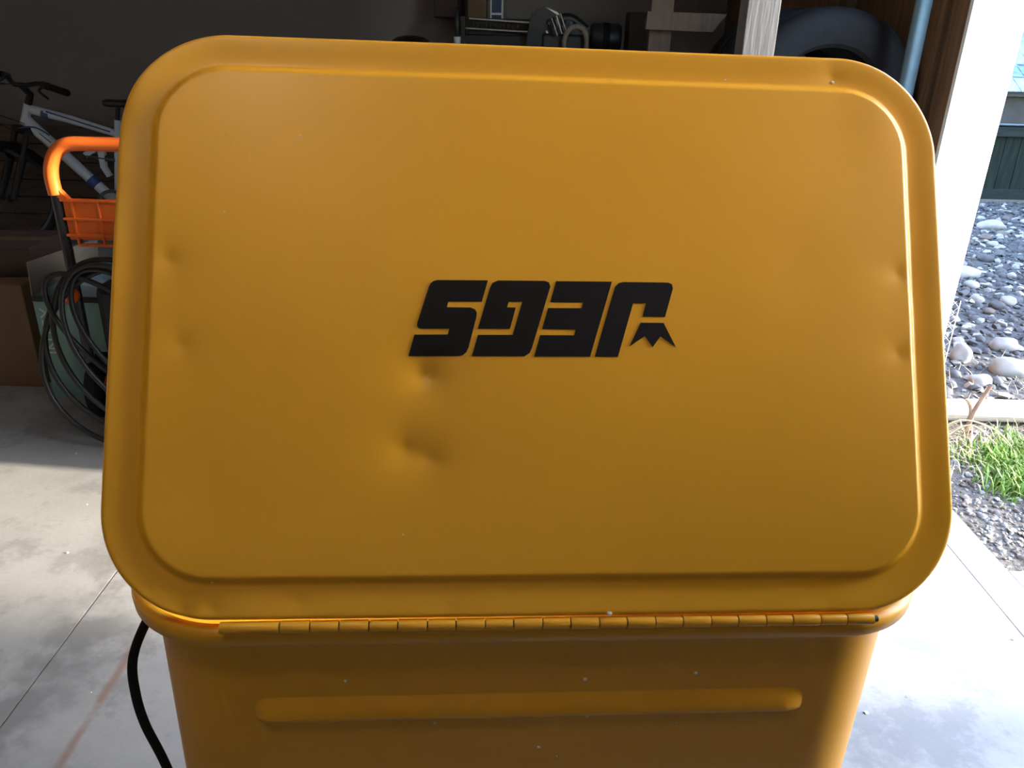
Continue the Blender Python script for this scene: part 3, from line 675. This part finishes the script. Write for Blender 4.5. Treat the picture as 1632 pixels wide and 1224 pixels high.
en = thing('small_engine', 'small black and silver engine with a finned shroud on the shelf', 'engine', (.22, 5.0, SZ))
MB().prism([(-.19, 0), (-.06, 0), (-.02, .19), (-.10, .235), (-.165, .19), (-.185, .09)], -.03, .015, Matrix.Rotation(R(90), 4, 'X')).build('shroud', 'black', en)
MB().b2(-.10, .17, -.03, .13, 0, .09, .012).build('crankcase', 'black', en)
MB().prism([(-.105, .235), (-.02, .205), (.03, .165), (.0, .12), (-.05, .17)], -.05, .01, Matrix.Rotation(R(90), 4, 'X')).build('bright_cover', 'silver', en)
for k in range(6):
    MB().box((-.045 + k * .012, -.02, .12 + .006 * k), (.006, .10, .10), Matrix.Rotation(R(-22), 3, 'Y'), .002).build('cooling_fin', 'silver' if k % 2 else 'black', en)
MB().tube([(.0, .0, .165), (.05, 0, .172), (.10, 0, .15), (.15, .0, .115)], [.032, .038, .034, .026], 14, False, 4).build('fuel_tank', 'black', en, True)
MB().lathe([(.004, -.015), (.022, -.012), (.022, .008), (.004, .012)], 18, Matrix.Translation((.05, -.02, .145)) @ Matrix.Rotation(R(90), 4, 'X')).build('fuel_cap', 'black', en, True)
for q in ((-.075, -.04, .10), (-.03, -.045, .118), (.135, -.02, .125), (-.06, -.05, .145)): MB().blob(q, (.011, .011, .011), seed=q[0] * 50, sub=1).build('bolt', 'silver', en)
tb = MB().tube([(-.03, 0, .005), (-.028, 0, .06), (-.005, 0, .105), (.035, 0, .122), (.075, 0, .105), (.095, 0, .06), (.096, 0, .005)], .014, 12, False, 6)
o = tb.build('tan_hose', 'tanhose', None, True); o.location = (.275, 4.92, SZ + .009)
tag(o, 'short tan hose bent in an arch before the engine', 'hose')
dr = thing('black_drum', 'black round drum beside the small engine on the shelf', 'drum', (.485, 5.02, SZ))
mx = Matrix.Translation((0, 0, .078)) @ Matrix.Rotation(R(90), 4, 'Y')
MB().lathe([(.02, -.09), (.066, -.086), (.076, -.074), (.076, .07), (.066, .086), (.02, .09)], 32, mx).build('barrel', 'black', dr, True, 40)
MB().lathe([(.0775, -.02), (.0785, -.02), (.0785, .02), (.0775, .02)], 32, mx, True).build('band', 'rubber', dr, True)
MB().b2(-.06, .06, -.05, .05, 0, .012, .003).build('foot', 'black', dr)
carton('cardboard_box', 'dark brown box at the right end of the shelf', (.72, 5.06, SZ), (.22, .2, .21), 'darkcarton', 0, False)
cp = thing('bike_helmet', 'black rounded helmet lying on the left end of the shelf', 'helmet', (-.635, 5.0, SZ))
MB().lathe([(.118, 0), (.124, .012), (.108, .036), (.075, .054), (.035, .062), (.006, .064)], 32).build('shell', 'black', cp, True, 70)
MB().prism([(-.10, -.06), (-.07, -.15), (0, -.18), (.07, -.15), (.10, -.06)], .004, .010).build('visor', 'black', cp)

# ------------------------------------------------------------------ outdoors
struct('ground', MB().b2(1.386, 40, -30, 60, -.25, -.030), 'soil', 'bare pebbly soil outside the garage')
struct('driveway', MB().b2(1.390, 12, -14, 1.835, -.028, -.004, .004), 'drive', 'sunlit pale concrete driveway slab')
struct('gravel_bed', MB().b2(1.49, 6.35, 2.90, 7.5, -.029, -.012), 'gravelbed', 'gravel bed between the timber and the fence')

def stones(name, m, n, x0, x1, y0, y1, r0, r1, z, label, cat, seed, keep=None):
    rnd = random.Random(seed); tmpl = []
    for k in range(5):
        t = MB().blob((0, 0, 0), (1, .75 + .2 * rnd.random(), .55), seed=seed + k, sub=1, amp=.5, freq=1.1); tmpl.append(t)
    out = MB()
    for i in range(n):
        x = rnd.uniform(x0, x1); y = rnd.uniform(y0, y1)
        if keep and not keep(x, y): continue
        r = r0 + (r1 - r0) * rnd.random() ** 2.2; a = rnd.uniform(0, 6.28); t = tmpl[i % 5]
        mx = Matrix.Translation((x, y, z + r * .25)) @ Matrix.Rotation(a, 4, 'Z') @ Matrix.Rotation(rnd.uniform(-.4, .4), 4, 'X') @ Matrix.Diagonal((r, r, r, 1))
        out.add([mx @ Vector(v) for v in t.v], t.f)
    o = out.build(name, m, None, True, 50); tag(o, label, cat, None, 'stuff'); return o
view = lambda x, y: x > .50 * y - .25 and x < .74 * y + .6
stones('gravel', 'stoneA', 9000, 1.5, 5.8, 2.92, 7.5, .010, .036, -.012, 'grey gravel covering the bed up to the fence', 'gravel', 11, view)
stones('pale_gravel', 'stoneB', 2600, 1.5, 5.8, 2.92, 7.5, .010, .032, -.010, 'pale pebbles mixed through the gravel bed', 'gravel', 23, view)
stones('fine_pebbles', 'stoneB', 2600, 1.395, 2.6, 1.84, 2.78, .004, .014, -.030, 'fine pale pebbles between driveway and timber', 'pebbles', 31)
stones('dark_pebbles', 'stoneC', 1800, 1.395, 2.6, 1.84, 2.78, .004, .013, -.030, 'small brown pebbles scattered on the soil', 'pebbles', 37)
def rock(label, x, y, s, m='stoneB', seed=0, group=None, rz=0):
    o = MB().blob((0, 0, 0), (s[0], s[1], s[2]), seed=seed, sub=3, amp=.28, freq=1.2).build('rock', m, None, True, 70)
    o.location = (x, y, s[2] * .45 - .01); o.rotation_euler = (0, 0, rz)
    return tag(o, label, 'rock', group)
rock('largest pale rounded rock near the timber', 2.215, 3.31, (.078, .055, .052), 'stoneB', 3, None, -.4)
rock('pale tan rock above the largest rock', 2.36, 3.62, (.07, .05, .04), 'stoneB', 5)
rock('upright pale rock left of the largest rock', 2.07, 3.45, (.045, .04, .06), 'stoneB', 8)
rock('pale blue-white stone at the far edge of the gravel', 3.77, 6.34, (.11, .07, .05), 'stoneB', 9)
rock('flat pale stone beside the white jamb', 2.83, 4.93, (.11, .07, .04), 'stoneB', 12)
rock('brown rounded stone at the right of the gravel', 3.22, 4.75, (.10, .08, .05), 'stoneC', 14)
rr_ = random.Random(5)
taken = [(2.215, 3.31, .09), (2.36, 3.62, .08), (2.07, 3.45, .06), (3.77, 6.34, .13), (2.83, 4.93, .13), (3.22, 4.75, .12)]
for i in range(34):
    while True:
        y = rr_.uniform(3.05, 6.9); x = rr_.uniform(.56 * y + .05, .68 * y + .05); s = rr_.uniform(.030, .050)
        if all(math.hypot(x - a, y - b) > (r + s * 1.3) for a, b, r in taken): break
    taken.append((x, y, s * 1.3))
    mm = rr_.choice(['stoneA', 'stoneB', 'stoneB', 'stoneC'])
    cn = {'stoneA': 'grey', 'stoneB': 'pale', 'stoneC': 'brown'}[mm]
    rock(cn + ' fist-sized stone lying in the gravel bed', x, y, (s, s * rr_.uniform(.65, .9), s * .6), mm, i + 40, cn + ' larger stones of the gravel bed', rr_.uniform(0, 6))

# landscape timbers
def log_(label, x0, x1, y, z, r, seed):
    pts = [(x0 + (x1 - x0) * k / 24, y + .004 * noise.noise(Vector((k * .7, seed, 0))), z) for k in range(25)]
    rr = [r * (1 + .05 * noise.noise(Vector((k * .5, seed, 3)))) for k in range(25)]
    m = MB().tube(pts, rr, 20)
    for i, v in enumerate(m.v):
        k = 1 + .05 * noise.noise(Vector((v[0] * 5, v[1] * 25, v[2] * 25 + seed)))
        m.v[i] = (v[0], y + (v[1] - y) * k, z + (v[2] - z) * k * .92)
    o = m.build('landscape_timber', 'log', None, True, 50); return tag(o, label, 'timber')
log_('long weathered timber edging the gravel bed', 1.776, 4.4, 2.838, .020, .047, 1)
log_('short weathered timber end beside the garage wall', 1.50, 1.768, 2.846, .016, .046, 6)
o = MB().tube([(1.715, 2.70, -.03), (1.745, 2.735, .06), (1.80, 2.765, .155)], [.010, .007], 8, False, 4).build('stick', 'stick', None, True)
tag(o, 'brown stick leaning against the timber', 'stick')
# grass and dry stalks
def blades(name, m, n, fx, hmin, hmax, wd, label, seed, lean=.6):
    rnd = random.Random(seed); out = MB()
    for _ in range(n):
        x, y = fx(rnd); h = rnd.uniform(hmin, hmax); a = rnd.uniform(0, 6.28); l = rnd.uniform(.2, lean) * h * 1.5; w = wd * rnd.uniform(.6, 1.2)
        dx, dy = math.cos(a), math.sin(a); px, py = -dy * w, dx * w
        z0 = -.03
        c = [(0, 0), (.35, .55), (1, 1 - .3 * rnd.random())]
        V_ = []
        for (t, k), ww in zip(c, (1, .8, .08)):
            V_ += [(x + dx * l * t + px * ww, y + dy * l * t + py * ww, z0 + h * k), (x + dx * l * t - px * ww, y + dy * l * t - py * ww, z0 + h * k)]
        out.add(V_, [(0, 1, 3, 2), (2, 3, 5, 4)])
    return tag(out.build(name, m, None, True), label, 'grass', None, 'stuff')
def clump(rnd):
    k = rnd.random()
    cx, cy, s = ((1.80, 2.50, .13), (1.98, 2.55, .15), (1.75, 2.33, .10), (2.15, 2.45, .18))[int(k * 4)]
    return max(1.56, rnd.gauss(cx, s * .7)), min(2.74, rnd.gauss(cy, s * .55))
blades('grass', 'grass', 3600, clump, .02, .075, .0032, 'green grass patch between driveway and timber', 3)
blades('dry_grass', 'straw', 1100, lambda r: (r.uniform(1.5, 2.5), r.gauss(2.58, .13) if r.random() < .6 else r.uniform(2.92, 3.5)), .015, .06, .0022, 'dry straw stalks around the timber', 4, 1.6)
for q in ([(1.60, 2.66, -.03), (1.66, 2.60, .07), (1.74, 2.55, .02)], [(1.58, 2.70, -.03), (1.66, 2.66, .06), (1.76, 2.60, .05), (1.80, 2.52, 0)], [(1.72, 2.72, -.03), (1.69, 2.64, .05), (1.66, 2.56, .0)]):
    tag(MB().tube(q, .003, 6, False, 6).build('dry_stalk', 'straw', None, True), 'pale dry stalk arching beside the stick', 'stalk', 'dry stalks by the stick')

# strip of wire mesh by the corner of the wall
wm = thing('wire_mesh', 'strip of zinc wire mesh standing beside the white jamb', 'wire mesh', (1.70, 2.98, -.012))
m = MB()
for k in range(17):
    z = .02 + k * .024
    for s in (0, 1):
        p = [(-.20 + .024 * i + (.012 if (k + s) % 2 else 0), 0, z + (.0 if i % 2 == s else .024)) for i in range(10)]
        m.tube(p, .0011, 4)
m.build('mesh_wires', 'wire', wm)
MB().tube([(.03, 0, 0), (.03, 0, .43)], .0022, 6).build('edge_wire', 'wire', wm)

# low fence
fn = thing('board_fence', 'low grey-green board fence beyond the gravel', 'fence', (0, 7.60, 0))
for k in range(34):
    x0 = 2.6 + k * .142; rnd = random.Random(k)
    MB().b2(x0, x0 + .136, .0 + .004 * rnd.random(), .020, .03, .655 + .008 * rnd.random(), .003).build('board', 'fence', fn)
MB().b2(2.55, 7.45, -.04, -.002, .570, .655, .003).build('rail', 'fence2', fn)
MB().b2(2.55, 7.45, -.04, -.002, .010, .100, .003).build('rail', 'fence2', fn)
MB().b2(2.55, 7.45, -.045, .035, .664, .676, .003).build('cap_rail', 'steel', fn)
for k in range(3): MB().b2(2.7 + k * 2.3, 2.79 + k * 2.3, .021, .11, 0, .66, .003).build('post', 'fence', fn)
# unseen tall side fence, added to shade the far gravel
fs_ = thing('added_side_fence', 'unseen tall board fence added to shade the far gravel', 'fence', (6.45, 0, 0))
for k in range(30): MB().b2(0, .02, 3.10 + k * .148, 3.242 + k * .148, .03, 1.85, .003).build('board', 'fence', fs_)
for z in (.35, 1.5): MB().b2(.021, .06, 3.10, 7.53, z, z + .09, .003).build('rail', 'fence2', fs_)
for k in range(3): MB().b2(.061, .15, 3.15 + k * 2.1, 3.24 + k * 2.1, 0, 1.8, .003).build('post', 'fence', fs_)
# shed with a shingle roof
sd_ = thing('garden_shed', 'dark shed with a blue-grey shingle roof behind the fence', 'shed', (5.9, 9.6, 0))
MB().b2(-2.4, 2.4, .10, 2.6, 0, .88).build('wall', 'shedwall', sd_)
MB().b2(-2.5, 2.5, -.02, .0, .80, .86, .003).build('fascia', 'shedwall', sd_)
rndr = random.Random(9)
for c in range(9):
    y0 = -.05 + c * .24; z0 = .86 + c * .125
    for k in range(16):
        xx = -2.5 + k * .315 + (.15 if c % 2 else 0)
        mx = Matrix.Translation((xx + .155, y0 + .13, z0 + .0675)) @ Matrix.Rotation(math.atan2(.125, .24), 4, 'X')
        MB().box(mx.translation, (.308, .31, .014), mx.to_3x3(), .003).build('shingle', 'shingle', sd_)
    if c == 8: MB().b2(-2.5, 2.5, y0 + .15, y0 + .35, z0 + .05, z0 + .12, .004).build('ridge', 'shingle', sd_)
M['leaf'] = mat('dark_foliage', (.035, .060, .025), .8, var=.4, scale=3, bump=.8, bscale=9)
def tree(label, x, y, h, r, seed):  # trees added, mostly out of view, to block sky over the gravel
    t = thing('tree', label, 'tree', (x, y, -.03), 0, 'trees added to block sky light')
    MB().tube([(0, 0, 0), (.05, .03, h * .35), (0, 0, h * .7)], [.16, .08], 12, False, 5).build('trunk', 'stick', t, True)
    rnd = random.Random(seed); m = MB()
    for k in range(26):
        a = rnd.uniform(0, 6.28); q = r * .72 * rnd.random() ** .5; z = h * .62 + (rnd.random() - .4) * r * 1.2
        s = r * rnd.uniform(.32, .5); m.blob((q * math.cos(a), q * math.sin(a), z), (s, s, s * .85), seed=k + seed, sub=3, amp=.7, freq=2.6)
    m.build('crown', 'leaf', t, True, 60)
tree('dense dark tree added to block sky light behind the side fence near the driveway', 8.6, 5.0, 5.4, 1.7, 1)
tree('dense dark tree added to block sky light behind the middle of the side fence', 8.9, 9.6, 6.0, 2.0, 2)
tree('dense dark tree added to block sky light at the corner beyond the shed', 11.6, 14.6, 6.4, 2.2, 3)
tree('dense dark tree added to block sky light behind the shed', 5.2, 14.2, 6.2, 2.4, 4)
tree('dense dark tree added to block sky light beyond the far end of the garage', -.4, 14.0, 6.0, 2.2, 5)
# unseen house across the driveway, added to keep sun off the washer
nh = thing('added_house', 'unseen house across the driveway, added to shade the washer', 'house', (8.2, -4.6, 0))
MB().b2(0, 2.2, -6, 5.05, 0, 4.6).build('wall', 'siding', nh)
MB().prism([(-.1, 4.6), (2.3, 4.6), (1.1, 5.6)], -5.1, 6.1, Matrix.Rotation(R(90), 4, 'X')).build('roof', 'shingle', nh)

# crumbs on the floor
rnd = random.Random(21); m = MB()
for k in range(38):
    x_, y_ = (rnd.uniform(-1.9, -.75), rnd.uniform(1.1, 2.35)) if k < 34 else (rnd.uniform(.75, 1.25), rnd.uniform(1.1, 1.7))
    r_ = rnd.uniform(.0018, .0055); m.blob((x_, y_, r_ * .35), (r_, r_ * .8, r_ * .5), seed=k, sub=1, amp=.5)
tag(m.build('floor_crumbs', 'chip'), 'pale crumbs scattered on the concrete floor', 'crumbs', None, 'stuff')
